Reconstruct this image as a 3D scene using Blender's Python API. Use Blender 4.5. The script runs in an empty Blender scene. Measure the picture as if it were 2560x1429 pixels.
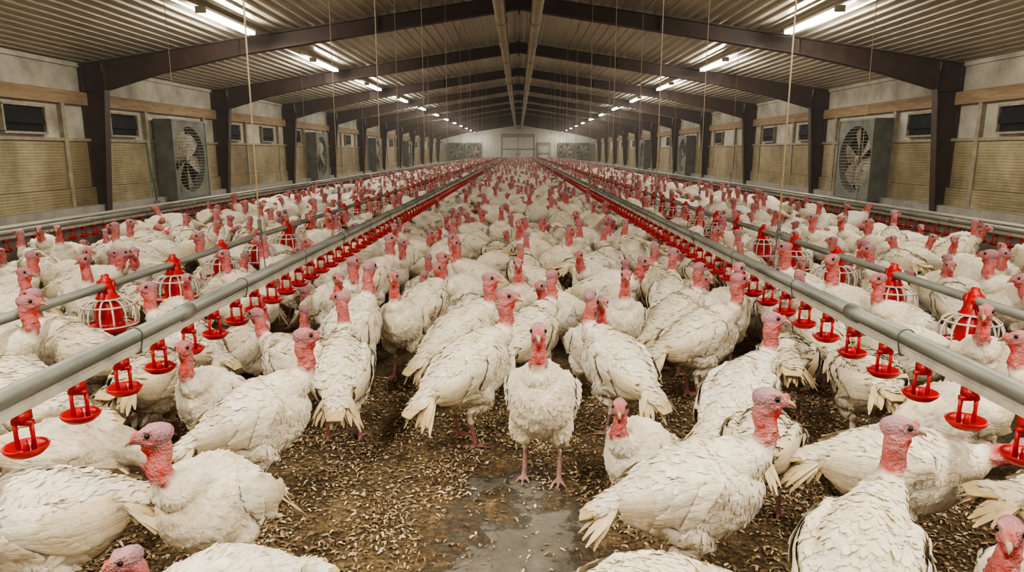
import bpy, bmesh, math, random
import numpy as np
from mathutils import Vector, Matrix, noise
from mathutils.bvhtree import BVHTree
from mathutils.kdtree import KDTree
random.seed(7)
scene=bpy.context.scene
COL=scene.collection

# ------------------------------------------------------------------ materials
def new_mat(name):
    m=bpy.data.materials.new(name); m.use_nodes=True
    nt=m.node_tree; nt.nodes.clear()
    out=nt.nodes.new('ShaderNodeOutputMaterial'); p=nt.nodes.new('ShaderNodeBsdfPrincipled')
    nt.links.new(p.outputs[0],out.inputs[0])
    return m,nt,p
def nz(nt,scale,detail=4,rough=.55,vec=None,typ='ShaderNodeTexNoise'):
    n=nt.nodes.new(typ); n.inputs['Scale'].default_value=scale
    if typ=='ShaderNodeTexNoise':
        n.inputs['Detail'].default_value=detail; n.inputs['Roughness'].default_value=rough
    if vec is not None: nt.links.new(vec,n.inputs['Vector'])
    return n
def coord(nt,which='Object',scale=None):
    t=nt.nodes.new('ShaderNodeTexCoord')
    if scale is None: return t.outputs[which]
    mp=nt.nodes.new('ShaderNodeMapping'); mp.inputs['Scale'].default_value=scale
    nt.links.new(t.outputs[which],mp.inputs[0]); return mp.outputs[0]
def ramp(nt,fac,stops):
    r=nt.nodes.new('ShaderNodeValToRGB'); e=r.color_ramp.elements
    e[0].position=stops[0][0]; e[0].color=(*stops[0][1],1)
    e[1].position=stops[-1][0]; e[1].color=(*stops[-1][1],1)
    for s in stops[1:-1]:
        x=e.new(s[0]); x.color=(*s[1],1)
    nt.links.new(fac,r.inputs[0]); return r.outputs[0]
def mix(nt,fac,a,b,mode='MIX'):
    m=nt.nodes.new('ShaderNodeMix'); m.data_type='RGBA'; m.blend_type=mode
    for s,v in ((0,fac),(6,a),(7,b)):
        if isinstance(v,(int,float)): m.inputs[s].default_value=v
        elif isinstance(v,tuple): m.inputs[s].default_value=(*v,1)
        else: nt.links.new(v,m.inputs[s])
    return m.outputs[2]
def mth(nt,op,a,b=None,clamp=False):
    m=nt.nodes.new('ShaderNodeMath'); m.operation=op; m.use_clamp=clamp
    for i,v in enumerate((a,b)):
        if v is None: continue
        if isinstance(v,(int,float)): m.inputs[i].default_value=v
        else: nt.links.new(v,m.inputs[i])
    return m.outputs[0]
def bump(nt,p,h,strength=.3,dist=.01):
    b=nt.nodes.new('ShaderNodeBump'); b.inputs['Strength'].default_value=strength; b.inputs['Distance'].default_value=dist
    nt.links.new(h,b.inputs['Height']); nt.links.new(b.outputs[0],p.inputs['Normal'])
def simple(name,c1,c2,scale=6,rough=.6,metal=0,bstr=.15,bdist=.004,detail=5,stretch=None,spec=.5):
    m,nt,p=new_mat(name)
    v=coord(nt,'Object',stretch) if stretch else coord(nt)
    n=nz(nt,scale,detail,.6,v)
    nt.links.new(ramp(nt,n.outputs[0],[(.3,c1),(.7,c2)]),p.inputs['Base Color'])
    p.inputs['Roughness'].default_value=rough; p.inputs['Metallic'].default_value=metal
    p.inputs['Specular IOR Level'].default_value=spec
    if bstr: bump(nt,p,n.outputs[0],bstr,bdist)
    return m

M_TURK,nt,p=new_mat('turkey_feather_and_skin')
at=nt.nodes.new('ShaderNodeAttribute'); at.attribute_name='Col'
oi=nt.nodes.new('ShaderNodeObjectInfo')
geo=nt.nodes.new('ShaderNodeNewGeometry')
n1=nz(nt,6,8,.72,coord(nt)); n2=nz(nt,60,3,.6,coord(nt)); n3=nz(nt,140,3,.7,coord(nt,'Object',(.35,1,1))); n5=nz(nt,26,4,.6,coord(nt))
alpha=at.outputs['Alpha']; inv=mth(nt,'SUBTRACT',1.0,alpha)
dirt=mth(nt,'MULTIPLY',ramp(nt,n1.outputs[0],[(.45,(0,0,0)),(.68,(1,1,1))]),.62)
c=mix(nt,mth(nt,'MULTIPLY',dirt,inv),at.outputs['Color'],(.57,.42,.22))
c=mix(nt,mth(nt,'MULTIPLY',mth(nt,'MULTIPLY',oi.outputs['Random'],.35),inv),c,(.70,.59,.40))
# skin mottling: mauve-grey to deep red
skf=mth(nt,'MULTIPLY',ramp(nt,n5.outputs[0],[(.42,(0,0,0)),(.62,(1,1,1))]),.45)
c=mix(nt,mth(nt,'MULTIPLY',skf,alpha),c,(.40,.25,.27))
c=mix(nt,mth(nt,'MULTIPLY',mth(nt,'MULTIPLY',mth(nt,'FRACT',mth(nt,'MULTIPLY',oi.outputs['Random'],7.3)),.35),alpha),c,(.52,.12,.10))
mot=ramp(nt,n2.outputs[0],[(.3,(.74,.73,.71)),(.55,(1,1,1))])
c=mix(nt,.55,c,mot,'MULTIPLY')
nt.links.new(c,p.inputs['Base Color'])
p.inputs['Roughness'].default_value=.7
p.inputs['Specular IOR Level'].default_value=.3
vo=nz(nt,120,typ='ShaderNodeTexVoronoi',vec=coord(nt))
hh=mth(nt,'ADD',mth(nt,'MULTIPLY',vo.outputs['Distance'],alpha),mth(nt,'MULTIPLY',n3.outputs[0],.7))
bump(nt,p,hh,.8,.006)
M_HORN=simple('beak_horn',(.34,.24,.16),(.54,.41,.28),40,.45)
M_EYE,nt,p=new_mat('dark_eye'); p.inputs['Base Color'].default_value=(.012,.008,.006,1); p.inputs['Roughness'].default_value=.12
M_STEEL=simple('brown_painted_steel',(.034,.018,.014),(.078,.042,.033),3,.55,0,.1)
M_GALV=simple('galvanised_pipe',(.13,.135,.115),(.27,.265,.23),12,.5,.35,.06,.002,5,(1,.15,1))
M_WHITEP=simple('white_plastic',(.50,.475,.40),(.68,.65,.57),8,.5)
M_CHAN=simple('dusty_water_channel',(.34,.32,.265),(.52,.495,.42),8,.55)
M_RED,nt,p=new_mat('red_plastic')
n=nz(nt,20,4,.6,coord(nt)); nt.links.new(ramp(nt,n.outputs[0],[(.3,(.36,.010,.010)),(.7,(.54,.018,.015))]),p.inputs['Base Color']); p.inputs['Roughness'].default_value=.36
M_PVC=simple('beige_duct',(.38,.335,.25),(.50,.445,.35),3,.55)
M_ROPE=simple('tan_rope',(.45,.35,.24),(.62,.50,.36),60,.85)
M_DARKMET=simple('dark_wire',(.10,.10,.09),(.20,.19,.17),30,.5,.4)
M_CEIL=simple('ceiling_metal',(.44,.40,.32),(.58,.53,.44),1.3,.36,.3,.05,.004,6,(1,.12,1))
M_WHITEWALL=simple('white_wall_board',(.26,.23,.17),(.58,.55,.47),1.3,.7,0,.2,.01,9)
M_FRAME=simple('weathered_window_frame',(.22,.18,.12),(.37,.32,.23),5,.7,0,.2,.004,8)
M_WOOD=simple('wood_beam',(.20,.135,.075),(.38,.265,.15),5,.75,0,.25,.004,8,(4,.35,4))
M_FANBOX=simple('fan_housing_paint',(.10,.105,.09),(.21,.21,.18),2.5,.65,.1,.1,.004,9)
M_FANBLADE=simple('fan_blade_metal',(.22,.195,.15),(.40,.355,.28),5,.55,.2,.1)
M_DARK=simple('dark_opening',(.006,.007,.008),(.02,.023,.025),4,.6,spec=.08)
M_DUSTDARK=simple('dusty_dark_backing',(.035,.032,.026),(.09,.082,.065),4,.8,spec=.1)
M_ENDWALL=simple('end_wall_panel',(.54,.53,.47),(.70,.69,.62),.8,.7,0,.1)
M_DOOR=simple('door_panel',(.52,.50,.43),(.66,.63,.56),1,.6)
M_LEDGE=simple('grey_ledge',(.24,.23,.19),(.38,.36,.31),3,.7,0,.2)
M_TEAL=simple('teal_handle',(.02,.12,.10),(.03,.2,.16),6,.5)
M_TAN,nt,p=new_mat('tan_ribbed_panel')
n=nz(nt,1.0,9,.7,coord(nt)); n2=nz(nt,9,4,.6,coord(nt,'Object',(1,.2,3))); n4=nz(nt,.35,5,.6,coord(nt,'Object',(1,1,.25)))
c=ramp(nt,n.outputs[0],[(.25,(.20,.155,.085)),(.5,(.38,.32,.195)),(.75,(.52,.46,.32))])
c=mix(nt,.6,c,ramp(nt,n2.outputs[0],[(.3,(.58,.55,.48)),(.7,(1,1,1))]),'MULTIPLY')
c=mix(nt,.7,c,ramp(nt,n4.outputs[0],[(.38,(.52,.45,.33)),(.6,(1,1,1))]),'MULTIPLY')
nt.links.new(c,p.inputs['Base Color']); p.inputs['Roughness'].default_value=.7
w=nt.nodes.new('ShaderNodeTexWave'); w.bands_direction='Z'; w.inputs['Scale'].default_value=5; nt.links.new(coord(nt),w.inputs['Vector'])
bump(nt,p,w.outputs['Fac'],.3,.02)
M_LAMP=bpy.data.materials.new('fluorescent_glow'); M_LAMP.use_nodes=True
nt=M_LAMP.node_tree; nt.nodes.clear()
o=nt.nodes.new('ShaderNodeOutputMaterial'); e=nt.nodes.new('ShaderNodeEmission')
e.inputs[0].default_value=(1,.95,.85,1); e.inputs[1].default_value=130; nt.links.new(e.outputs[0],o.inputs[0])
M_CHIP,nt,p=new_mat('wood_shaving')
at=nt.nodes.new('ShaderNodeAttribute'); at.attribute_name='Col'; nt.links.new(at.outputs['Color'],p.inputs['Base Color']); p.inputs['Roughness'].default_value=.8
M_FLOOR,nt,p=new_mat('litter_floor')
v=coord(nt)
sep=nt.nodes.new('ShaderNodeSeparateXYZ'); nt.links.new(v,sep.inputs[0])
nB=nz(nt,38,6,.75,v); nC=nz(nt,5,8,.7,v); nD=nz(nt,3.2,10,.78,v)
vor=nz(nt,75,typ='ShaderNodeTexVoronoi',vec=v)
lit=ramp(nt,nB.outputs[0],[(.3,(.06,.040,.020)),(.48,(.19,.13,.068)),(.60,(.37,.27,.15)),(.75,(.52,.40,.24))])
lit=mix(nt,.65,lit,ramp(nt,nC.outputs[0],[(.38,(.26,.22,.18)),(.58,(1,1,1))]),'MULTIPLY')
conc=ramp(nt,nz(nt,6,10,.75,v).outputs[0],[(.3,(.085,.076,.06)),(.5,(.15,.138,.112)),(.7,(.22,.205,.168))])
dx=mth(nt,'DIVIDE',mth(nt,'SUBTRACT',sep.outputs[0],.0),.40)
dy=mth(nt,'DIVIDE',mth(nt,'SUBTRACT',sep.outputs[1],2.0),1.25)
r2=mth(nt,'ADD',mth(nt,'MULTIPLY',dx,dx),mth(nt,'MULTIPLY',dy,dy))
msk=mth(nt,'ADD',mth(nt,'SUBTRACT',.9,r2),mth(nt,'MULTIPLY',mth(nt,'SUBTRACT',nD.outputs[0],.5),5.0))
mk=ramp(nt,msk,[(.0,(0,0,0)),(.5,(1,1,1))])
nt.links.new(mix(nt,mk,lit,conc),p.inputs['Base Color'])
p.inputs['Roughness'].default_value=.85
hgt=mth(nt,'ADD',nB.outputs[0],mth(nt,'MULTIPLY',vor.outputs['Distance'],.5))
hgt=mth(nt,'MULTIPLY',hgt,mth(nt,'SUBTRACT',1.15,mk))
bump(nt,p,hgt,.8,.02)

# ------------------------------------------------------------------ mesh builder
class MB:
    def __init__(s): s.v=[];s.f=[];s.m=[];s.c=[]
    def add(s,vs,fs,mat=0,col=(1,1,1,0)):
        b=len(s.v); s.v.extend([tuple(q) for q in vs]); s.f.extend([tuple(i+b for i in f) for f in fs]); s.m.extend([mat]*len(fs))
        if isinstance(col,list): s.c.extend(col)
        else: s.c.extend([col]*len(vs))
    def merge(s,o,matmap=None):
        b=len(s.v); s.v.extend(o.v); s.c.extend(o.c); s.f.extend([tuple(i+b for i in f) for f in o.f])
        s.m.extend([(matmap[k] if matmap else k) for k in o.m])
    def box(s,c,size,mat=0,M=None,col=(1,1,1,0)):
        x,y,z=[k/2 for k in size]; c=Vector(c)
        vs=[Vector((i*x,j*y,k*z)) for i in(-1,1) for j in(-1,1) for k in(-1,1)]
        if M: vs=[M@q for q in vs]
        s.add([q+c for q in vs],[(0,1,3,2),(4,6,7,5),(0,4,5,1),(2,3,7,6),(0,2,6,4),(1,5,7,3)],mat,col)
    def tube(s,path,radii,seg=12,side=(0,1,0),mat=0,col=(1,1,1,0),cap=True):
        path=[Vector(q) for q in path]; n=len(path); side=Vector(side)
        if not isinstance(radii,list): radii=[radii]*n
        vs=[];cs=[]
        for i,q in enumerate(path):
            t=(path[min(i+1,n-1)]-path[max(i-1,0)]).normalized()
            sd=side-t*side.dot(t)
            if sd.length<1e-4:
                sd=Vector((1,0,0))-t*t.x
                if sd.length<1e-3: sd=Vector((0,0,1))-t*t.z
            sd.normalize(); side=sd; up=t.cross(sd)
            r=radii[i]
            if not isinstance(r,tuple): r=(r,r)
            for k in range(seg):
                a=2*math.pi*k/seg
                vs.append(q+sd*math.cos(a)*r[0]+up*math.sin(a)*r[1])
                cs.append(col[i] if isinstance(col,list) else col)
        fs=[]
        for i in range(n-1):
            for k in range(seg):
                k2=(k+1)%seg
                fs.append((i*seg+k,i*seg+k2,(i+1)*seg+k2,(i+1)*seg+k))
        if cap:
            fs.append(tuple(range(seg-1,-1,-1))); fs.append(tuple((n-1)*seg+k for k in range(seg)))
        s.add(vs,fs,mat,cs)
    def lathe(s,prof,seg=20,c=(0,0,0),mat=0,col=(1,1,1,0)):
        vs=[];fs=[]; c=Vector(c)
        for r,z in prof:
            for k in range(seg):
                a=2*math.pi*k/seg; vs.append(c+Vector((r*math.cos(a),r*math.sin(a),z)))
        for i in range(len(prof)-1):
            for k in range(seg):
                k2=(k+1)%seg; fs.append((i*seg+k,i*seg+k2,(i+1)*seg+k2,(i+1)*seg+k))
        s.add(vs,fs,mat,col)
    def sphere(s,c,r,mat=0,col=(1,1,1,0),seg=10,rg=7):
        prof=[(max(.0004,math.sin(math.pi*i/rg))*r if 0<i<rg else r*.02,-math.cos(math.pi*i/rg)*r) for i in range(rg+1)]
        s.lathe(prof,seg,c,mat,col)
    def prism(s,pts,y0,y1,mat=0):
        n=len(pts)
        vs=[(x,y0,z) for x,z in pts]+[(x,y1,z) for x,z in pts]
        fs=[tuple(range(n)),tuple(range(2*n-1,n-1,-1))]+[(i,i+n,(i+1)%n+n,(i+1)%n) for i in range(n)]
        s.add(vs,fs,mat)
    def mesh(s,name,mats,smooth=False,recalc=True,bevel=0):
        me=bpy.data.meshes.new(name); me.from_pydata(s.v,[],s.f)
        for m in mats: me.materials.append(m)
        me.polygons.foreach_set('material_index',s.m)
        a=me.color_attributes.new('Col','FLOAT_COLOR','POINT')
        a.data.foreach_set('color',np.array(s.c,dtype=np.float32).ravel())
        if recalc:
            bm=bmesh.new(); bm.from_mesh(me); bmesh.ops.recalc_face_normals(bm,faces=bm.faces)
            if bevel: bmesh.ops.bevel(bm,geom=[e for e in bm.edges if len(e.link_faces)==2 and e.calc_face_angle(0)>1.2],offset=bevel,segments=2,affect='EDGES')
            bm.to_mesh(me); bm.free()
        me.polygons.foreach_set('use_smooth',[smooth]*len(me.polygons))
        me.update(); return me
def obj(name,data,parent=None,loc=(0,0,0),rz=0,**kw):
    o=bpy.data.objects.new(name,data); COL.objects.link(o); o.location=loc; o.rotation_euler=(0,0,rz)
    if parent: o.parent=parent
    for k,v in kw.items(): o[k]=v
    return o
def struct(name,me,label=None):
    o=obj(name,me); o['kind']='structure'
    if label: o['label']=label
    return o
def catmull(P,n):
    P=np.array(P,float); m=len(P); out=[]
    for i in range(n):
        t=i/(n-1)*(m-1); k=min(int(t),m-2); u=t-k
        p0=P[max(k-1,0)];p1=P[k];p2=P[k+1];p3=P[min(k+2,m-1)]
        out.append(.5*((2*p1)+(-p0+p2)*u+(2*p0-5*p1+4*p2-p3)*u*u+(-p0+3*p1-3*p2+p3)*u**3))
    return out
def lerp(a,b,t): return tuple(x+(y-x)*t for x,y in zip(a,b))

# ------------------------------------------------------------------ turkey
WH=(.81,.765,.665,0)
CREAM=(.67,.53,.30,0)
PINK=(.56,.25,.23,1); RED=(.58,.045,.032,1); HEAD=(.48,.26,.27,1); BLUE=(.37,.24,.28,1); LEG=(.44,.27,.23,1)
def apply_mods(me,mods):
    o=bpy.data.objects.new('tmp',me); COL.objects.link(o)
    for t,kw in mods:
        m=o.modifiers.new('m',t)
        for k,v in kw.items(): setattr(m,k,v)
    bpy.context.view_layer.update()
    dg=bpy.context.evaluated_depsgraph_get()
    r=bpy.data.meshes.new_from_object(o.evaluated_get(dg))
    bpy.data.objects.remove(o)
    return r
def feather(mb,cs,ns,W,prof,colr,colt,cup=.12):
    n=len(cs); vs=[];cols=[];fs=[]
    for i in range(n):
        d=(cs[min(i+1,n-1)]-cs[max(i-1,0)]).normalized(); s=d.cross(ns[i])
        if s.length<1e-5: s=Vector((0,1,0))
        s.normalize(); w=W*prof[i]*.5
        vs+= [cs[i]-s*w-ns[i]*w*cup, cs[i]+Vector(ns[i])*0, cs[i]+s*w-ns[i]*w*cup]
        cc=lerp(colr,colt,(i/(n-1))**2); cols+=[cc]*3
    for i in range(n-1):
        for k in (0,1): fs.append((i*3+k,i*3+k+1,i*3+k+4,i*3+k+3))
    mb.add(vs,fs,0,cols)

HS=1.15
def build_turkey(seed,pitch,hz,neck,hyaw,hpitch,legs='stand'):
    R=random.Random(seed)
    B=Matrix.Translation((0,0,hz))@Matrix.Rotation(-math.radians(pitch),4,'Y'); B3=B.to_3x3(); Bi=B.inverted()
    s=MB()
    rings=[(-.255,.035,.012,.010),(-.235,.03,.046,.036),(-.19,.022,.083,.070),(-.13,.005,.117,.112),(-.06,-.003,.135,.145),(.02,-.008,.142,.166),
           (.09,-.008,.139,.170),(.15,-.002,.123,.153),(.195,.008,.096,.120),(.225,.018,.062,.08),(.242,.025,.025,.03)]
    s.tube([B@Vector((a,0,b)) for a,b,_,_ in rings],[(c,d) for _,_,c,d in rings],30,col=WH)
    s.tube([B@Vector(q) for q in ((-.18,0,.03),(-.26,0,.03),(-.33,0,.02),(-.37,0,.008))],[(.07,.05),(.06,.026),(.055,.013),(.04,.008)],16,col=CREAM)
    for sg in (-1,1):
        s.tube([B@Vector(q) for q in ((.16,sg*.085,.03),(.12,sg*.108,.035),(.04,sg*.121,.03),(-.06,sg*.112,.025),(-.15,sg*.082,.025),(-.24,sg*.042,.03))],
               [(.015,.03),(.034,.07),(.037,.088),(.035,.078),(.03,.055),(.01,.02)],16,col=WH)
    st=B@Vector((.10,0,.05))
    N=[(st.x,st.y,st.z,.106)]+list(neck)
    pts=catmull(N,22)
    npath=[Vector(q[:3]) for q in pts]; nr=[max(.02,q[3]) for q in pts]
    cols=[]
    for i in range(22):
        t=i/21
        if t<.42: c=WH
        elif t<.52: c=lerp(WH,PINK,(t-.42)/.10)
        elif t<.85: c=lerp(PINK,RED,.38)
        else: c=lerp(lerp(PINK,RED,.3),HEAD,(t-.85)/.15)
        cols.append(c)
    s.tube(npath,[(r*.93,r) for r in nr],18,col=cols)
    e=npath[-1]; nd=(npath[-1]-npath[-3]).normalized()
    H=Matrix.Translation(e+nd*.012)@Matrix.Rotation(math.radians(hyaw),4,'Z')@Matrix.Rotation(math.radians(-hpitch),4,'Y')@Matrix.Diagonal((HS,HS,HS,1))
    H3=H.to_3x3(); sideh=(H3@Vector((0,1,0))).normalized()
    hr=[(-.040,.002,.008,.010),(-.032,.004,.021,.022),(-.012,.006,.028,.030),(.010,.006,.029,.031),(.030,.003,.023,.025),(.046,-.002,.016,.017),(.058,-.005,.010,.011)]
    s.tube([H@Vector((a,0,b)) for a,b,_,_ in hr],[(c*HS,d*HS) for _,_,c,d in hr],16,side=sideh,
           col=[HEAD,BLUE,lerp(HEAD,BLUE,.7),lerp(HEAD,BLUE,.4),HEAD,PINK,PINK])
    for sg in(-1,1):
        s.tube([H@Vector(q) for q in ((.006,sg*.022,.025),(.020,sg*.024,.025),(.034,sg*.018,.018))],[.005*HS,.006*HS,.004*HS],8,col=HEAD)
        s.tube([H@Vector(q) for q in ((.008,sg*.020,-.012),(.024,sg*.018,-.016),(.036,sg*.012,-.016))],[.008*HS,.009*HS,.005*HS],8,col=lerp(HEAD,RED,.5))
    s.tube([H@Vector(q) for q in ((.040,0,.016),(.050,.004,.020),(.060,.010,.010),(.064,.013,-.004))],[.006,.0075,.007,.0055],8,col=lerp(PINK,RED,.5))
    fwd=(H3@Vector((1,0,0))).normalized()
    wp=[H@Vector((.030,0,-.016)),H@Vector((.026,0,-.033)),]
    for k in (18,16,14,11):
        t=(npath[k]-npath[k-1]).normalized(); f=(fwd-t*fwd.dot(t)).normalized()
        wp.append(npath[k]+f*(nr[k]*.96))
    wp=[Vector(q) for q in catmull([tuple(q) for q in wp],10)]
    s.tube(wp,[(.010,.011)]+[(.014,.023)]*3+[(.014,.019)]*3+[(.009,.011)]*3,10,side=sideh,col=RED)
    for k in range(30):
        j=R.randint(10,19); a=R.uniform(-2.4,2.4); t=(npath[j]-npath[j-1]).normalized()
        f=(fwd-t*fwd.dot(t)).normalized(); sd=t.cross(f)
        s.sphere(npath[j]+(f*math.cos(a)+sd*math.sin(a))*nr[j]*.95,R.uniform(.005,.0095),0,lerp(RED,PINK,.1+.8*R.random()),8,5)
    off={'stand':(0,.01),'walk':(.07,-.07),'sit':(0,0)}[legs]
    for sg,dx in ((-1,off[0]),(1,off[1])):
        if legs=='sit':
            an=Vector((.13,sg*.09,.02))
            s.tube([B@Vector((0,sg*.08,-.1)),(.06,sg*.1,.06),(.10,sg*.09,.03),an],[.07,.05,.02,.013],10,col=[WH,WH,WH,LEG])
        else:
            hip=B@Vector((-.02,sg*.070,-.07)); kn=Vector((.05+dx*.3,sg*.08,hz-.14)); hk=Vector((-.035+dx*.6,sg*.077,.190)); an=Vector((.0+dx,sg*.082,.022))
            s.tube([hip,(hip+kn)/2,kn,(kn*2+hk)/3+Vector((-.01,0,-.01)),hk],[.078,.070,.053,.036,.018],14,col=WH)
            s.tube([hk+Vector((0,0,.012)),hk,(hk+an)/2,an],[.014,.0165,.0115,.013],10,col=LEG)
        for a,L in ((-30,.072),(0,.088),(30,.072),(172,.038)):
            aa=math.radians(a); d=Vector((math.cos(aa),math.sin(aa),0))
            q=an+Vector((0,0,-.004))
            s.tube([q,q+d*L*.5+Vector((0,0,-.004)),q+d*L+Vector((0,0,-.013))],[.0105,.0085,.0045],8,col=LEG)
    raw=s.mesh('raw',[],recalc=True)
    rm=apply_mods(raw,[('REMESH',dict(mode='VOXEL',voxel_size=.0050)),('SMOOTH',dict(factor=.5,iterations=2))])
    kd=KDTree(len(s.v))
    for i,q in enumerate(s.v): kd.insert(q,i)
    kd.balance()
    def colat(q):
        r=kd.find_n(q,3); a=np.zeros(4)
        for _,i,_ in r: a+=np.array(s.c[i])
        return tuple(a/3)
    body=MB(); vs=[];cs=[]
    for v,nn in zip(rm.vertices,[q.vector.copy() for q in rm.vertex_normals]):
        c=colat(v.co); q=v.co.copy()
        if c[3]<.3: q=q+nn*(noise.noise(q*13+Vector((seed,0,0)))*.008+noise.noise(q*34)*.0035)
        q.z=max(q.z,.001); vs.append(q); cs.append(c)
    body.add(vs,[tuple(p_.vertices) for p_ in rm.polygons],0,cs)
    bvh=BVHTree.FromPolygons([tuple(q) for q in body.v],body.f)
    pl=MB(); cand=[i for i in range(len(vs)) if cs[i][3]<.12 and vs[i].z>.17*(legs!='sit')+.03]
    nk=KDTree(22)
    for i,q in enumerate(npath): nk.insert(q,i)
    nk.balance()
    back=B3@Vector((-1,0,-.36))
    for k in range(2400):
        i=R.choice(cand); p0=vs[i]
        if cs[i][0]<.70: continue
        _,j,dd=nk.find(p0)
        onneck = j>=5 and dd<nr[j]*1.35
        lb=Bi@p0
        if not onneck and -.27<lb.x<.03 and abs(lb.y)>.065 and -.07<lb.z<.08 and R.random()<.85: continue
        front=max(0,min(1,(lb.x-.02)/.14)) if lb.z<.12 else 0
        if onneck: d=-(npath[j]-npath[j-1]).normalized(); L=R.uniform(.022,.032)
        else:
            d=back.copy(); L=R.uniform(.036,.066)*(1-.30*front)
            if p0.z<hz-.1: L*=.75
        jt=.22
        d=d+Vector((R.uniform(-jt,jt),R.uniform(-jt,jt),R.uniform(-jt,jt)))
        pts_=[];ns_=[]; q=p0.copy(); lift=(R.uniform(0,.004) if R.random()<.86 else R.uniform(.004,.012))*(1-.6*front)
        for m in range(5):
            loc,nrm,_,_=bvh.find_nearest(q)
            if loc is None: break
            pts_.append(loc+nrm*(-.0012+.0010*m+lift*(m/4)**2)); ns_.append(nrm.copy())
            t=(d-nrm*d.dot(nrm))
            if t.length<1e-3: t=Vector((0,0,-1))
            q=loc+t.normalized()*L/4
        if len(pts_)<5: continue
        b=R.uniform(.94,1.05); base=(WH[0]*b,WH[1]*b,WH[2]*b,0)
        dirty=.06+.5*(R.random()<.12)+(.40 if p0.z<hz-.08 and not onneck else 0)
        feather(pl,pts_,ns_,L*R.uniform(.48,.66),[.45,.85,1.0,.82,.25],lerp(base,CREAM,.06),lerp(base,CREAM,dirty),.2)
    wings=[]
    for sg in (-1,1):
        wb=MB()
        specs=[(.03-.012*k,.078-.017*k,.225-.005*k+R.uniform(-.012,.012),.036,.024-.0010*k,-.10+.03*k) for k in range(9)]
        specs+=[(.08-.018*k,.070-.018*k,.125,.038,.028,-.12) for k in range(6)]
        specs+=[(.13-.016*k,.075-.020*k,.085,.036,.026,-.12) for k in range(6)]
        for (x0,z0,L,W,of,dz) in specs:
            cs_=[];ns_=[]; n=8
            for m in range(n):
                u=m/(n-1); q=B@Vector((x0-L*u,sg*(.21-.13*u*(L/.2)),z0+dz*L*u))
                loc,nrm,_,ds=bvh.find_nearest(q)
                q=loc+nrm*(of*(.30+.70*u)); cs_.append(q); ns_.append(nrm.copy())
            cl=lerp(WH,CREAM,R.uniform(.4,1.1)) if L>.15 else lerp(WH,CREAM,R.uniform(.1,.6))
            feather(wb,cs_,ns_,W,[.5,.8,.95,1,1,.95,.75,.25],lerp(WH,CREAM,.08),cl,.35)
        wings.append(wb)
    tl=MB()
    for lay in (0,1,2,3):
        for k in range(13):
            a=math.radians((k-6)*5.2+R.uniform(-4,4)); L=R.uniform(.13,.20)-.028*lay
            cs_=[];ns_=[]; roll=(k-6)*.08; cv=R.uniform(.03,.07); tw=R.uniform(-.012,.012)
            for m in range(6):
                u=m/5; q=Vector((-.20-L*u*math.cos(a),L*u*math.sin(a)+(k-6)*.007+tw*u*u,.048-.003*abs(k-6)-.030*u-cv*u*u+.010*lay))
                cs_.append(B@q); ns_.append((B3@Vector((0,roll,1))).normalized())
            c2=lerp(CREAM,(.40,.28,.13,0),R.uniform(0,.9))
            feather(tl,cs_,ns_,.028,[.5,.85,1,1,.8,.25],lerp(WH,CREAM,.45),c2,.2)
    bk=MB()
    bk.tube([H@Vector(q) for q in ((.050,0,.000),(.061,0,-.001),(.073,0,-.006),(.081,0,-.016))],[(.011*HS,.008*HS),(.009*HS,.007*HS),(.006*HS,.005*HS),(.0015,.002)],10,side=sideh)
    bk.tube([H@Vector(q) for q in ((.048,0,-.011),(.061,0,-.011),(.072,0,-.014))],[(.009*HS,.005*HS),(.007*HS,.004*HS),(.002,.002)],10,side=sideh)
    eyes=[]
    for sg in (-1,1):
        eb=MB(); eb.sphere(H@Vector((.022,sg*.0235,.011)),.0078*HS,0,(1,1,1,0),12,8); eyes.append(eb)
    head=H@Vector((.02,0,0))
    full=MB(); full.merge(body); full.merge(pl)
    for w_ in wings: full.merge(w_)
    full.merge(tl); full.merge(bk,[1])
    for e_ in eyes: full.merge(e_,[2])
    tm=[M_TURK]; d={}
    d['body']=body.mesh('turkey_body',tm,True,False)
    d['parts']=[('plumage',pl.mesh('turkey_plumage',tm,True,False)),('wing',wings[0].mesh('turkey_wing',tm,True,False)),('wing',wings[1].mesh('turkey_wing',tm,True,False)),
        ('tail_feathers',tl.mesh('turkey_tail',tm,True,False)),('beak',bk.mesh('turkey_beak',[M_HORN],True)),
        ('eye',eyes[0].mesh('turkey_eye',[M_EYE],True)),('eye',eyes[1].mesh('turkey_eye',[M_EYE],True))]
    d['full']=full.mesh('turkey_whole',[M_TURK,M_HORN,M_EYE],True,False)
    d['head']=head
    d['lod']=[]
    for target in (1300,260):
        r=apply_mods(d['body'],[('DECIMATE',dict(ratio=target/(len(body.f)*2)*1.0))])
        r.calc_loop_triangles()
        tri=np.array([t.vertices[:] for t in r.loop_triangles],dtype=np.int32)
        co=np.array([v.co[:] for v in r.vertices],dtype=np.float32)
        cc=np.array([colat(v.co) for v in r.vertices],dtype=np.float32)
        d['lod'].append((co,tri,cc))
    return d

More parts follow.
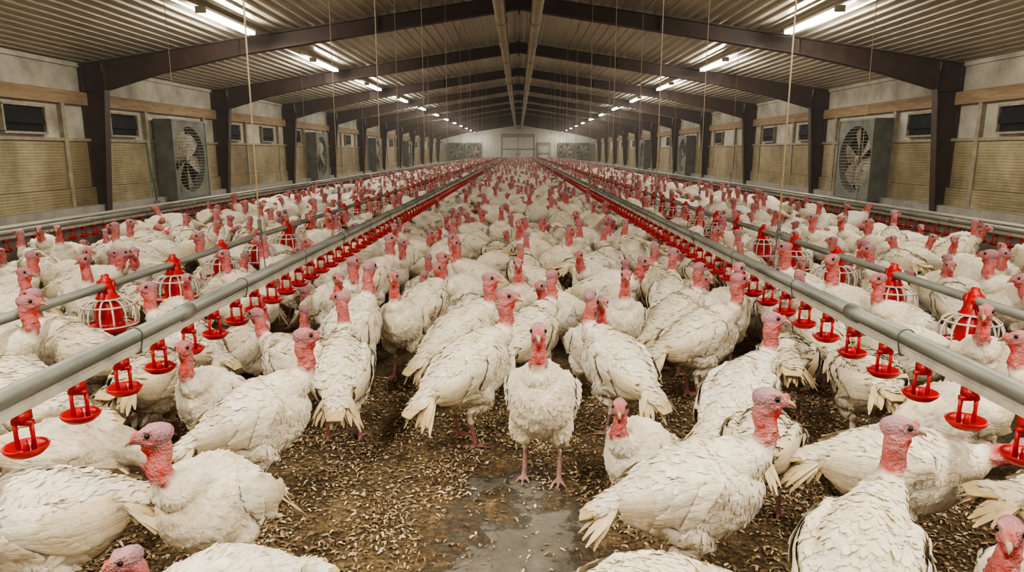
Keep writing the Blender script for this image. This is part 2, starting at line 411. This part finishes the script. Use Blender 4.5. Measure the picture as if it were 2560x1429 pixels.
up=[(.195,0,.515,.078),(.238,0,.562,.045),(.248,0,.612,.034),(.230,0,.664,.0295),(.240,0,.704,.029)]
tall=[(.150,0,.550,.080),(.178,0,.602,.046),(.183,0,.655,.034),(.178,0,.710,.030),(.190,0,.750,.029)]
VAR={}
VAR['up']=build_turkey(1,20,.375,up,0,-4)
VAR['upL']=build_turkey(2,22,.375,up,58,0)
VAR['upR']=build_turkey(3,26,.375,up,-50,-3)
VAR['tall']=build_turkey(4,42,.385,tall,8,-2)
VAR['walk']=build_turkey(5,12,.37,[(.215,0,.465,.080),(.268,0,.50,.048),(.297,0,.545,.036),(.300,0,.59,.031),(.315,0,.620,.029)],0,-8,'walk')
VAR['reach']=build_turkey(6,6,.36,[(.24,0,.42,.078),(.30,0,.445,.048),(.345,0,.465,.036),(.380,0,.475,.031),(.405,0,.485,.029)],0,-14)
VAR['down']=build_turkey(7,-4,.36,[(.24,0,.37,.078),(.30,0,.33,.048),(.33,0,.27,.036),(.345,0,.21,.031),(.355,0,.175,.029)],0,-50,'walk')
VAR['sit']=build_turkey(8,16,.195,[(.20,0,.30,.078),(.235,.0,.345,.050),(.238,.0,.395,.036),(.225,0,.445,.031),(.235,0,.48,.029)],30,-3,'sit')
VAR['rest']=build_turkey(9,8,.19,[(.20,0,.25,.078),(.240,.01,.275,.050),(.25,.02,.305,.037),(.235,.03,.33,.031),(.24,.035,.35,.029)],-35,-8,'sit')
LBL={'up':'white turkey standing alert with neck raised and pink head','upL':'white turkey standing with red neck raised, head turned aside',
 'upR':'white turkey standing with pink head turned to look sideways','tall':'white turkey standing tall, chest upright, red throat wattle showing',
 'walk':'white turkey walking over litter with one foot forward','reach':'white turkey stretching its neck forward at back height',
 'down':'white turkey with head lowered, pecking at the litter','sit':'white turkey sitting on the litter with short raised neck',
 'rest':'white turkey resting on the litter with head drawn in'}
def add_bird(var,x,y,h,sc,detail,label=None):
    V=VAR[var]
    o=obj('turkey',V['body'] if detail else V['full'],None,(x,y,0),math.radians(h),label=label or LBL[var],category='turkey',group='flock of white turkeys')
    o.scale=(sc,sc,sc)
    if detail:
        for n_,m_ in V['parts']: obj(n_,m_,o)
    return o

H=[
 (.11,2.95,262,'tall',1.0,'white turkey standing upright on bare concrete patch, red wattle'),
 (-.27,3.34,38,'upR',1.05,'white turkey with cream tail standing at edge of the litter clearing'),
 (.56,2.13,-8,'up',1.0,'large white turkey with splayed cream tail standing on litter'),
 (.95,1.72,48,'upR',.98,'large white turkey with mauve head and red throat'),
 (.34,1.57,8,'down',.92,None),(1.55,1.80,205,'sit',1.0,None),
 (1.02,3.00,42,'upR',1.0,None),(.99,2.60,60,'down',.92,None),
 (.56,2.88,232,'sit',.92,'white turkey sitting beside standing ones, red neck'),
 (.54,3.48,128,'upR',1.0,None),(1.07,3.98,14,'up',1.04,None),(1.04,4.50,35,'up',1.0,None),
 (-.92,3.38,98,'upL',1.0,'white turkey seen from behind, head turned, cream tail'),
 (-.76,4.40,262,'tall',.95,None),(-1.14,2.72,28,'up',1.0,None),(-1.18,3.52,150,'walk',.97,None),
 (-1.47,3.12,268,'up',.9,None),(-.99,2.10,252,'upR',.95,'white turkey with pink head turned over litter clearing'),
 (-1.45,1.92,196,'down',1.05,None),(-.78,1.70,222,'walk',.80,None),(-1.76,2.45,8,'down',.97,None),(-2.02,2.15,170,'down',.95,None),
 (-2.36,3.05,180,'up',1.0,None),(-2.45,3.68,178,'up',1.0,None),(-1.86,3.30,82,'down',.97,None),
 (-.38,3.98,36,'upR',1.02,None),(-.70,4.88,60,'upR',1.0,None),(.01,4.95,266,'tall',.95,None),(.06,4.05,52,'up',1.02,None),
 (.44,4.00,278,'up',.92,None),(.70,4.48,265,'tall',.95,None),(1.50,3.66,72,'down',.97,None),(1.76,3.30,84,'down',1.0,None),
 (1.36,2.36,-20,'reach',1.0,None),(1.92,2.84,196,'down',1.0,None),(1.84,2.02,-18,'down',.98,None),(2.50,4.25,188,'up',1.0,None),(2.45,2.85,150,'up',.95,None),
]
FEED_Y_L=[4.20+.855*k for k in range(0,100)]
FEED_Y_R=[3.83+.855*k for k in range(0,100)]
XO=5.8
grid={}
def circles(x,y,h):
    a=math.radians(h); return [(x+.1*math.cos(a),y+.1*math.sin(a)),(x-.12*math.cos(a),y-.12*math.sin(a))]
def ok(cs,dmin):
    for cx,cy in cs:
        gx,gy=int(math.floor(cx/.5)),int(math.floor(cy/.5))
        for i in(-1,0,1):
            for j in(-1,0,1):
                for (a,b) in grid.get((gx+i,gy+j),()):
                    if (a-cx)**2+(b-cy)**2<dmin*dmin: return False
    return True
def put(cs):
    for cx,cy in cs: grid.setdefault((int(math.floor(cx/.5)),int(math.floor(cy/.5))),[]).append((cx,cy))
for hb in H: put(circles(hb[0],hb[1],hb[2]))
names=['up','upL','upR','tall','walk','reach','down','sit','rest']; wts=[.19,.13,.13,.10,.13,.07,.09,.11,.05]
wfar=[.09,.06,.06,.05,.13,.11,.15,.18,.17]
rnd=random.Random(21)
cands=[]
def region(y0,y1,tries,dmin):
    for _ in range(tries):
        y=rnd.uniform(y0,y1); x=rnd.uniform(-5.5,5.5)
        if abs(x)>.80*y+.9: continue
        if y<3.75 and abs(x)<2.1 : continue
        if y<4.1 and -.75<x<.15: continue
        far=y>8 or abs(x)>2.8
        h=rnd.uniform(0,360); var=rnd.choices(names,wfar if far else wts)[0]; sc=rnd.uniform(.92,1.07)
        cs=circles(x,y,h)
        ax=abs(x)
        if ax>4.9: var=rnd.choice(['sit','reach','down','rest','walk'])
        if y<30:
            if abs(ax-1.59)<.17: var=rnd.choice(['sit','rest','down'])
            if abs(ax-2.6)<.34:
                F=FEED_Y_L if x<0 else FEED_Y_R
                m=min(abs(f-y) for f in F)
                if m*m+(ax-2.6)**2<.30**2: continue
            hd=VAR[var]['head']; a=math.radians(h)
            hx=abs(x+sc*(hd.x*math.cos(a)-hd.y*math.sin(a)))
            if hd.z>.45 and (abs(hx-1.59)<.12 or abs(hx-2.6)<.10 or hx>5.65): continue
        if ok(cs,dmin): put(cs); cands.append((x,y,h,var,sc))
region(1.5,11,34000,.28)
region(11,30,44000,.258)
region(30,60,44000,.275)
region(60,93,26000,.33)
for hb in H: add_bird(hb[3],hb[0],hb[1],hb[2],hb[4],True,hb[5])
infr=[c for c in cands]
infr.sort(key=lambda c:c[0]**2+c[1]**2)
indiv=[];rest=[]
for c in infr:
    vis=abs(c[0])<.77*c[1]+.35
    if vis and len(indiv)<300-len(H): indiv.append(c)
    else: rest.append(c)
for c in indiv: add_bird(c[3],c[0],c[1],c[2],c[4],math.hypot(c[0],c[1])<5.2)
VV=[];TT=[];CC=[];b=0
for (x,y,h,var,sc) in rest:
    co,tri,cc=VAR[var]['lod'][0 if y<20 else 1]
    a=math.radians(h); ca,sa=math.cos(a)*sc,math.sin(a)*sc
    q=np.empty_like(co); q[:,0]=co[:,0]*ca-co[:,1]*sa+x; q[:,1]=co[:,0]*sa+co[:,1]*ca+y; q[:,2]=co[:,2]*sc
    t=rnd.uniform(.84,1.05); c2=cc.copy(); c2[:,:3]*=t
    sk=(c2[:,3:4]>.5)*.35*min(1,max(0,(y-9)/20)); c2[:,:3]=c2[:,:3]*(1-sk)+np.array([.58,.40,.36])*sk
    VV.append(q);TT.append(tri+b);CC.append(c2); b+=len(co)
VV=np.concatenate(VV);TT=np.concatenate(TT);CC=np.concatenate(CC)
me=bpy.data.meshes.new('turkey_flock'); me.vertices.add(len(VV)); me.vertices.foreach_set('co',VV.astype(np.float32).ravel())
me.loops.add(len(TT)*3); me.loops.foreach_set('vertex_index',TT.ravel()); me.polygons.add(len(TT))
me.polygons.foreach_set('loop_start',np.arange(len(TT),dtype=np.int32)*3)
try: me.polygons.foreach_set('loop_total',np.full(len(TT),3,dtype=np.int32))
except Exception: pass
me.update(calc_edges=True)
a=me.color_attributes.new('Col','FLOAT_COLOR','POINT'); a.data.foreach_set('color',CC.astype(np.float32).ravel())
me.polygons.foreach_set('use_smooth',[True]*len(me.polygons)); me.materials.append(M_TURK)
obj('turkey_flock',me,None,label='dense flock of white turkeys filling the long barn',category='turkey',group='flock of white turkeys',kind='stuff')

# ------------------------------------------------------------------ building shell
XW=10.5; Y0=-10.0; Y1=95.0
def zc(x): return 5.15-.149*abs(x)
m=MB(); m.add([(-XW,Y0,0),(XW,Y0,0),(XW,Y1,0),(-XW,Y1,0)],[(0,1,2,3)]); struct('floor',m.mesh('floor',[M_FLOOR]),'litter-covered barn floor with bare concrete patch')
prof=[]; x=-XW
while x<XW-.001:
    for dx_,dz_ in ((0,0),(.15,0),(.17,.035),(.21,.035),(.23,0)):
        xx=x+dx_
        if xx<XW: prof.append((xx,zc(xx)-.0+(-dz_)))
    x+=.25
prof.append((XW,zc(XW)))
m=MB(); n=len(prof)
m.add([(a,Y0,b) for a,b in prof]+[(a,Y1,b) for a,b in prof],[(i,i+1,i+1+n,i+n) for i in range(n-1)])
struct('ceiling',m.mesh('ceiling',[M_CEIL],recalc=False),'pitched ribbed metal ceiling')
ze=zc(XW)
for nm,sx in (('left',-1),('right',1)):
    m=MB(); m.box((sx*(XW+.06),(Y0+Y1)/2,ze/2),(.12,Y1-Y0,ze)); struct('wall_'+nm,m.mesh('wall',[M_WHITEWALL]),'whitewashed barn side wall')
for nm,yy in (('end',Y1+.06),('back',Y0-.06)):
    m=MB(); m.prism([(-XW,0),(XW,0),(XW,ze),(0,zc(0)),(-XW,ze)],yy-.06,yy+.06); struct('wall_'+nm,m.mesh('wall',[M_ENDWALL]),'white gable end wall')
tn=[0]
def trim(mb,mat,label,bevel=0):
    tn[0]+=1; struct('trim_%d'%tn[0],mb.mesh('trim',[mat],bevel=bevel),label)
for sx in (-1,1):
    L=Y1-Y0; yc=(Y0+Y1)/2
    m=MB(); m.box((sx*(XW-.06),yc,2.73),(.12,L,.30)); trim(m,M_WOOD,'long horizontal timber rail on the wall')
    m=MB(); m.box((sx*(XW-.03),yc,1.19),(.06,L,1.08)); trim(m,M_TAN,'tan ribbed lower wall panel')
    m=MB(); m.box((sx*(XW-.045),yc,.43),(.09,L,.42)); trim(m,M_TAN,'tan ribbed wall skirting panel')
    m=MB(); m.box((sx*(XW-.05),yc,1.77),(.10,L,.07)); trim(m,M_FRAME,'thin timber rail under the windows')
    m=MB(); m.box((sx*(XW-.15),yc,.11),(.30,L,.22)); trim(m,M_LEDGE,'grey concrete wall curb',.0)
    m=MB(); m.box((sx*(XW-.03),yc,3.50),(.06,L,.10)); trim(m,M_WHITEWALL,'white eave trim')
    m=MB()
    y=12.4
    while y<94:
        m.box((sx*(XW-.05),y,1.36),(.11,.13,2.44)); y+=3.565
    trim(m,M_FRAME,'timber wall posts')
wn=0
WL=[14.7,18.4,25.4,28.9,32.6,42.5,46.2,53.5,57,64,71]; WR=[14.7,18.2,25.4,29.2,36.4,45,48.5,56,63,70]
for sx,ys in ((-1,WL),(1,WR)):
    for y in ys:
        wn+=1; m=MB(); X=sx*(XW-.03)
        m.box((X,y,2.18),(.05,1.24,.56),0)
        for dz in (-.29,.29): m.box((X-sx*.03,y,2.18+dz),(.12,1.32,.05),1)
        for dy in (-.635,.635): m.box((X-sx*.03,y+dy,2.18),(.12,.05,.56),1)
        m.box((X-sx*.045,y,2.26),(.02,1.2,.36),0,Matrix.Rotation(sx*.22,3,'Y'))
        struct('window_%d'%wn,m.mesh('window',[M_DARK,M_FRAME]),'small dark ventilation window in weathered frame')
def door(nm,xc,w,h,double):
    m=MB(); y=Y1-.05
    k=2 if double else 1
    for i in range(k):
        cx=xc+(i-(k-1)/2)*w/k
        m.box((cx,y,h/2),(w/k-.06,.08,h),0)
        for zz in (.15,h*.5,h-.15): m.box((cx,y-.06,zz),(w/k-.1,.05,.14),1)
        m.box((cx+(.4 if i==0 and k==2 else -.4)*w/k,y-.09,1.1),(.08,.06,.3),2)
    m.box((xc,y-.02,h+.1),(w+.3,.14,.2),1)
    for s_ in(-1,1): m.box((xc+s_*(w/2+.07),y-.02,h/2),(.14,.14,h),1)
    struct(nm,m.mesh('door',[M_DOOR,M_FRAME,M_DARKMET]),'pale panelled barn door in the end wall')
door('door_1',-.1,4.3,3.6,True); door('door_2',3.4,1.5,2.5,False)

def frame_mesh():
    out={}
    for sx in(-1,1):
        c=MB(); X=lambda L:[(sx*a,b) for a,b in L]
        c.prism(X([(10.44,0),(10.16,0),(9.90,2.92),(10.0,3.60),(10.44,3.55)]),-.008,.008)
        c.prism(X([(10.17,0),(10.145,0),(9.885,2.92),(9.91,2.92)]),-.11,.11)
        c.prism(X([(10.45,0),(10.43,0),(10.43,3.55),(10.45,3.55)]),-.11,.11)
        c.prism(X([(10.46,2.90),(9.88,2.90),(9.88,2.93),(10.46,2.93)]),-.10,.10)
        c.box((sx*10.30,0,.015),(.36,.30,.03))
        for k in range(4): c.box((sx*(10.22+.16*(k%2)),-.10+.2*(k//2),.04),(.03,.03,.03))
        out[('c',sx)]=c.mesh('column',[M_STEEL])
        r=MB(); tp=lambda x_:zc(x_)-.06
        bot=[(9.90,2.93),(8.6,tp(8.6)-.50),(6.6,tp(6.6)-.37),(0,tp(0)-.34)]
        for i in range(3):
            a,b=bot[i],bot[i+1]
            r.prism(X([a,b,(b[0],tp(b[0])),(a[0],tp(a[0]))]),-.008,.008)
            r.prism(X([a,b,(b[0],b[1]+.022),(a[0],a[1]+.022)]),-.11,.11)
        r.prism(X([(10.44,tp(10.44)),(0,tp(0)),(0,tp(0)-.022),(10.44,tp(10.44)-.022)]),-.11,.11)
        r.prism(X([(9.90,2.93),(9.875,2.93),(9.875,tp(9.88)),(9.90,tp(9.90))]),-.10,.10)
        for xx in (6.6,3.3): r.box((sx*xx,0,tp(xx)-.18),(.012,.2,.33))
        r.box((sx*.012,0,tp(0)-.20),(.02,.24,.46))
        out[('r',sx)]=r.mesh('rafter',[M_STEEL])
    return out
FM=frame_mesh()
FY=[16.9+7.13*k for k in range(-3,11)]
for y in FY:
    e=obj('steel_frame',None,None,(0,y,0),label='dark brown steel portal frame spanning the barn roof',category='roof frame',group='portal frames along the barn')
    for sx in(-1,1):
        obj('column',FM[('c',sx)],e); obj('rafter',FM[('r',sx)],e)

for x in (-.42,.40):
    m=MB(); z=4.56; m.tube([(x,Y0+.1,z),(x,Y1-.1,z)],.13,20,(1,0,0))
    y=3.0
    while y<94: m.tube([(x,y-.09,z),(x,y+.09,z)],.148,20,(1,0,0)); y+=3.565
    o=obj('ridge_duct',m.mesh('duct',[M_PVC],True),None,label='long beige duct pipe hung beneath the roof ridge',category='pipe',group='ridge ducts')
    m2=MB(); m2.box((x,.2,4.80),(.03,.04,.26)); m2.tube([(x,.17,z),(x,.23,z)],.137,16,(1,0,0))
    SM=m2.mesh('strap',[M_DARKMET])
    for yy in FY: obj('hanger_strap',SM,o,(0,yy,0))

hm=MB(); hm.box((0,0,-.03),(.20,2.5,.05)); hm.box((0,0,-.065),(.08,2.44,.03)); 
for s_ in(-1,1): hm.box((0,s_*1.23,-.09),(.19,.05,.07))
HM=hm.mesh('lamp_housing',[M_WHITEP])
tm=MB(); tm.tube([(0,-1.2,0),(0,1.2,0)],.028,10,(1,0,0)); TM=tm.mesh('lamp_tube',[M_LAMP],True)
def lamp(X,y):
    e=obj('fluorescent_lamp',None,None,(X,y,zc(X)-.10),label='twin-tube fluorescent lamp glowing on the ribbed ceiling',category='lamp',group='fluorescent ceiling lamps')
    obj('housing',HM,e); obj('tube',TM,e,(-.055,0,-.105)); obj('tube',TM,e,(.055,0,-.105))
for k in range(-3,12):
    y=14.7+7.13*k
    if y<Y0+1.5: continue
    for sx in (-1,1): lamp(sx*5.95,min(y,92.5))
for sx in(-1,1):
    lamp(sx*2.4,-1.8); lamp(sx*2.4,1.2)  # extra out-of-view fixtures overhead, added to brighten the foreground birds

# ------------------------------------------------------------------ drinker lines
dm=MB()
dm.box((0,0,.668),(.034,.05,.030)); dm.tube([(0,0,.66),(0,0,.640)],.012,10)
dm.box((0,0,.648),(.066,.018,.016))
for s_ in(-1,1): dm.tube([(s_*.027,0,.65),(s_*.028,0,.60),(s_*.026,0,.556)],[.0075,.0065,.008],8)
dm.lathe([(.001,.534),(.022,.534),(.045,.540),(.062,.556),(.067,.568),(.064,.571),(.058,.560),(.042,.549),(.012,.547),(.001,.547)],24)
dm.tube([(0,0,.547),(0,0,.585)],[.010,.006],8)
DM=dm.mesh('drinker',[M_RED],True)
def copies(mesh_src,positions,name,mat):
    co=np.array([v.co[:] for v in mesh_src.vertices]); fs=[tuple(p_.vertices) for p_ in mesh_src.polygons]
    m=MB()
    for (dx_,dy_,dz_) in positions: m.add([(a+dx_,b_+dy_,c_+dz_) for a,b_,c_ in co],fs)
    return m.mesh(name,[mat],True,False)
dml=MB(); dml.box((0,0,.665),(.03,.03,.03))
for s_ in(-1,1): dml.box((s_*.027,0,.61),(.013,.013,.10))
dml.lathe([(.001,.534),(.045,.540),(.067,.568),(.05,.556),(.001,.548)],8); DML=dml.mesh('dl',[M_RED])
zp=.752
cm=MB(); cm.tube([(0,-.05,zp),(0,.05,zp)],.037,20,(1,0,0)); CM=cm.mesh('coupling',[M_GALV],True)
lm=MB(); pts=[(.036*math.cos(t),0,zp+.036*math.sin(t)) for t in [math.radians(a_) for a_ in range(-30,211,24)]]
lm.tube([(.020,0,.68)]+pts+[(-.020,0,.68)],.003,6,(0,1,0)); lm.box((0,0,.679),(.046,.02,.006)); LM=lm.mesh('clip',[M_DARKMET])
def drinker_line(X,dz,ystart,label,sp=.281):
    ya,yb=.9 if abs(X)<3 else 3.0,92
    pm=MB(); pm.tube([(0,ya,zp),(0,yb,zp)],.031,20,(1,0,0))
    o=obj('drinker_line',pm.mesh('drinker_pipe',[M_GALV],True),None,(X,0,dz),label=label,category='poultry drinker line',group='drinker lines')
    wm=MB(); wm.box((0,(ya+yb)/2,.697),(.028,yb-ya,.027)); wm.box((0,(ya+yb)/2,.7165),(.012,yb-ya,.014))
    obj('water_channel',wm.mesh('channel',[M_CHAN]),o,label='white square water pipe')
    y=3.15
    while y<40: obj('coupling',CM,o,(0,y,0)); y+=3.0
    y=1.6
    while y<30: obj('hanger_clip',LM,o,(0,y,0)); y+=1.12
    ys=[ystart+sp*k for k in range(500)]; ys=[y for y in ys if ya<y<yb-1]
    for y in ys[:100]: obj('drinker',DM,o,(0,y,0),label='red drinker cup on two arms')
    q=obj('drinkers',copies(DML,[(0,y,0) for y in ys[100:]],'drinkers',M_RED),o); q['kind']='stuff'
drinker_line(-1.59,0,2.05-.281*3,'galvanised drinker line with red cups hanging over the turkeys')
drinker_line(1.59,0,2.02-.281*3,'galvanised drinker line with red cups hanging over the turkeys')
drinker_line(-XO,-.16,5.5,'galvanised drinker line with red cups beside the plank partition',.235)
drinker_line(XO,-.16,5.5,'galvanised drinker line with red cups beside the plank partition',.235)
for sx in(-1,1):
    m=MB(); m.box((sx*(XO+.36),48.5,.29),(.08,91,.58)); m.box((sx*(XO+.32),48.5,.60),(.22,91,.035))
    obj('low_partition',m.mesh('partition',[M_LEDGE]),None,label='low grey plank partition edging the flock area',category='partition',group='low side partitions')

# ------------------------------------------------------------------ feeder lines
zz=lambda z:.585+(z-.575)*.66
fm=MB()
fm.lathe([(r*.95,zz(z)) for r,z in [(.001,.815),(.018,.813),(.024,.800),(.024,.775),(.034,.768),(.036,.735),(.042,.730),(.045,.690),(.050,.640),(.056,.632),(.062,.600),(.072,.590),(.074,.575),(.055,.572)]],24)
for k in range(6):
    a=k*math.pi/3; fm.box((.046*math.cos(a),.046*math.sin(a),zz(.69)),(.012,.012,.08),0,Matrix.Rotation(a,3,'Z'))
fm.tube([(0,-.05,.67),(0,.05,.67)],.035,16,(1,0,0))
FC=fm.mesh('feeder_hopper',[M_RED],True)
g=lambda r,z:(r*.93,.585+(z-.583)*.88)
pm=MB(); pm.lathe([g(r,z) for r,z in [(.05,.578),(.066,.555),(.085,.51),(.090,.465),(.078,.42),(.10,.385),(.150,.388),(.164,.396),(.169,.391),(.155,.360),(.12,.345),(.001,.342)]],28)
FP=pm.mesh('feeder_pan',[M_RED],True)
gm=MB()
for k in range(14):
    a=2*math.pi*k/14
    gm.tube([(r*math.cos(a),r*math.sin(a),z) for r,z in [g(*q) for q in ((.07,.583),(.115,.575),(.152,.545),(.174,.495),(.178,.445),(.170,.398))]],.006,6,(math.sin(a),-math.cos(a),0))
for q in ((.075,.583),(.157,.540),(.172,.400)):
    r,z=g(*q); pts=[(r*math.cos(2*math.pi*k/28),r*math.sin(2*math.pi*k/28),z) for k in range(29)]; gm.tube(pts,.006,6,(0,0,1),cap=False)
FG=gm.mesh('feeder_grill',[M_WHITEP],True)
whole=MB()
for msh,mi in ((FC,0),(FP,0),(FG,1)):
    whole.add([v.co[:] for v in msh.vertices],[tuple(p_.vertices) for p_ in msh.polygons],mi)
FW=whole.mesh('feeder_whole',[M_RED,M_WHITEP],True,False)
for sx,FY_ in ((-1,FEED_Y_L),(1,FEED_Y_R)):
    m=MB(); m.tube([(0,1.6,.67),(0,92,.67)],.026,16,(1,0,0))
    o=obj('feeder_line',m.mesh('feeder_pipe',[M_GALV],True),None,(sx*2.6,0,0),label='grey auger feed pipe carrying red feeders with white grills',category='poultry feeder line',group='feeder lines')
    ys=[y for y in FY_ if 1.7<y<91]
    for i,y in enumerate(ys[:100]):
        if y<14:
            h_=obj('feeder',FC,o,(0,y,0),label='red feed hopper with pan below'); obj('pan',FP,h_); obj('grill',FG,h_,label='white wire grill')
        else: obj('feeder',FW,o,(0,y,0),label='red feeder with white grill')

def rope(X,Y,zb,group):
    zt=zc(X)-.04; m=MB(); m.tube([(0,0,zb+.26),(0,0,zt)],.0052,8)
    o=obj('suspension_rope',m.mesh('rope',[M_ROPE],True),None,(X,Y,0),label='thin tan rope hanging from ceiling to feeding line',category='rope',group=group)
    h=MB()
    for s_ in(-1,1): h.tube([(0,0,zb+.26),(0,s_*.03,zb+.12),(0,s_*.05,zb-.01)],.0035,6,(1,0,0))
    h.tube([(0,0,zb+.24),(0,0,zb+.30)],.011,10); h.tube([(-.010,0,zb+.22),(.010,0,zb+.22)],.020,14,(0,1,0))
    obj('hook',h.mesh('hook',[M_DARKMET]),o)
for sx in(-1,1):
    for k in range(14): rope(sx*1.59,4.17+3.8*k,.79,'ropes on inner drinker lines')
    for k in range(6): rope(sx*XO,11.8+7.13*k,.63,'ropes on outer drinker lines')
    for k in range(7): rope(sx*2.6,9.9+5.2*k,.70,'ropes on feeder lines')

def fan_meshes(W=2.1,Hh=2.25,D=.5,R=.96):
    hs=MB(); seg=48; vs=[];fs=[]
    for k in range(seg):
        a=2*math.pi*k/seg; c,s_=math.cos(a),math.sin(a); t=min(W/2/max(abs(c),1e-6),Hh/2/max(abs(s_),1e-6))
        vs+= [(D,c*t,s_*t),(D-.03,c*R,s_*R),(D-.28,c*R*.97,s_*R*.97),(0.02,c*t,s_*t)]
    for k in range(seg):
        a=k*4;b_=((k+1)%seg)*4
        fs+= [(a,b_,b_+1,a+1),(a+1,b_+1,b_+2,a+2),(a,a+3,b_+3,b_)]
    hs.add(vs,fs,0)
    for s_ in(-1,1):
        hs.box((D/2,s_*(W/2),0),(D+.03,.05,Hh+.05)); hs.box((D/2,0,s_*(Hh/2)),(D+.03,W+.05,.05))
    hs.box((.06,0,0),(.06,W-.06,Hh-.06),1)
    bl=MB()
    for k in range(6):
        Rm=Matrix.Rotation(k*math.pi/3+.3,4,'X'); vs=[]
        for i in range(7):
            u=i/6; r=.12+u*(R*.93-.12); w=.11+.17*math.sin(min(1,u*1.15)*math.pi*.62); tw=.75-.45*u
            for j in range(4):
                q=(j/3-.5)*2*w; vs.append(Rm@Vector((D-.20+q*math.sin(tw)*.6+.02*math.cos(q*8),q*math.cos(tw),r)))
        fs=[(i*4+j,i*4+j+1,i*4+j+5,i*4+j+4) for i in range(6) for j in range(3)]
        bl.add(vs,fs,0)
    hb=MB(); hb.tube([(D-.34,0,0),(D-.10,0,0),(D-.07,0,0)],[.13,.13,.07],18,(0,1,0)); hb.box((D-.3,0,0),(.05,2*R,.06)); 
    gd=MB()
    for k in range(-10,11):
        z=k*R/10.6; y=math.sqrt(max(.01,R*R-z*z)); gd.tube([(D-.02,-y,z),(D-.02,y,z)],.008,6,(0,0,1))
    for rr in (.3,.62): gd.tube([(D-.015,rr*math.cos(2*math.pi*k/32),rr*math.sin(2*math.pi*k/32)) for k in range(33)],.006,6,(1,0,0),cap=False)
    return hs.mesh('fan_housing',[M_FANBOX,M_DUSTDARK]),bl.mesh('fan_blades',[M_FANBLADE],True),hb.mesh('fan_hub',[M_FANBLADE]),gd.mesh('fan_guard',[M_FANBLADE])
FAN=fan_meshes()
def fan(x,y,rz,sc=1):
    e=obj('exhaust_fan',None,None,(x,y,1.26 if sc==1 else 1.55),rz,label='large square exhaust fan with grey-green housing and dusty blades',category='fan',group='barn exhaust fans')
    e.scale=(sc,sc,sc)
    for n_,m_ in zip(('housing','blades','hub','guard'),FAN): obj(n_,m_,e)
for y in (20.9,35.0,49.2,63.5): fan(-XW+.12,y,0)
for y in (20.6,42.2,56.0): fan(XW-.12,y,math.pi)
for x in (-8.5,-6.2,6.4,8.7): fan(x,Y1-.02,-math.pi/2,.95)
m=MB(); m.tube([(0,0,.1),(-.16,0,1.75)],.017,10); obj_=obj('shovel',m.mesh('shovel_handle',[M_TEAL],True),None,(-10.0,18.9,0),label='teal-handled litter scraper leaning on the wall',category='shovel')
m=MB(); m.box((0,0,.08),(.03,.30,.16)); obj('blade',m.mesh('shovel_blade',[M_GALV],bevel=.004),obj_)

# ------------------------------------------------------------------ wood shavings
rc=random.Random(5); m=MB(); cnt=0
while cnt<32000:
    x=rc.uniform(-1.9,2.0); y=rc.uniform(1.4,4.4)
    r2=(x/.40)**2+((y-2.0)/1.25)**2+ noise.noise(Vector((x*4,y*4,0)))*1.2+noise.noise(Vector((x*13,y*13,4)))*.8
    if r2<.9 and rc.random()>.16: continue
    cl=noise.noise(Vector((x*3.1+9,y*3.1,2)))
    if rc.random()<.5-cl*1.4 and rc.random()<.7: continue
    cnt+=1
    L=rc.uniform(.008,.028)*(1.6 if rc.random()<.12 else 1); W=rc.uniform(.004,.013); a=rc.uniform(0,6.28); cu=rc.uniform(.0,.3); tl=rc.uniform(-.25,.25)
    d=Vector((math.cos(a),math.sin(a),tl)); s_=Vector((-math.sin(a),math.cos(a),rc.uniform(-.4,.4)))
    base=Vector((x,y,rc.uniform(.002,.009)+abs(tl)*L*.5)); vs=[]
    for i in (-1,-.33,.33,1):
        q=base+d*L*.5*i+Vector((0,0,L*cu*(1-i*i)))
        w=W*(1.1-.5*abs(i)); vs+=[q-s_*w*.5,q+s_*w*.5]
    t=rc.random(); c=(lerp((.12,.08,.04),(.46,.33,.18),t) if t<.66 else lerp((.52,.40,.23),(.76,.62,.42),rc.random()))
    m.add(vs,[(0,1,3,2),(2,3,5,4),(4,5,7,6)],0,(*c,1))
obj('wood_shavings',m.mesh('shavings',[M_CHIP],False,False),None,label='loose tan wood shavings scattered over the floor',category='wood shavings',kind='stuff')

w=bpy.data.worlds.new('World'); scene.world=w; w.use_nodes=True
nt=w.node_tree
nt.nodes['Background'].inputs[0].default_value=(.8,.75,.6,1); nt.nodes['Background'].inputs[1].default_value=.0
vs_=nt.nodes.new('ShaderNodeVolumeScatter'); vs_.inputs['Color'].default_value=(1,.96,.88,1); vs_.inputs['Density'].default_value=.0032; vs_.inputs['Anisotropy'].default_value=.3
nt.links.new(vs_.outputs[0],nt.nodes['World Output'].inputs['Volume'])
cam=bpy.data.cameras.new('Camera'); cam.lens=24; cam.sensor_width=36; cam.clip_end=300
co=bpy.data.objects.new('Camera',cam); COL.objects.link(co); co.location=(0,0,1.5)
co.rotation_euler=(math.radians(90-11.15),0,math.radians(.54)); scene.camera=co
scene.view_settings.view_transform='AgX'
try: scene.view_settings.look='AgX - High Contrast'
except Exception as ex: print(ex)
scene.view_settings.exposure=.12
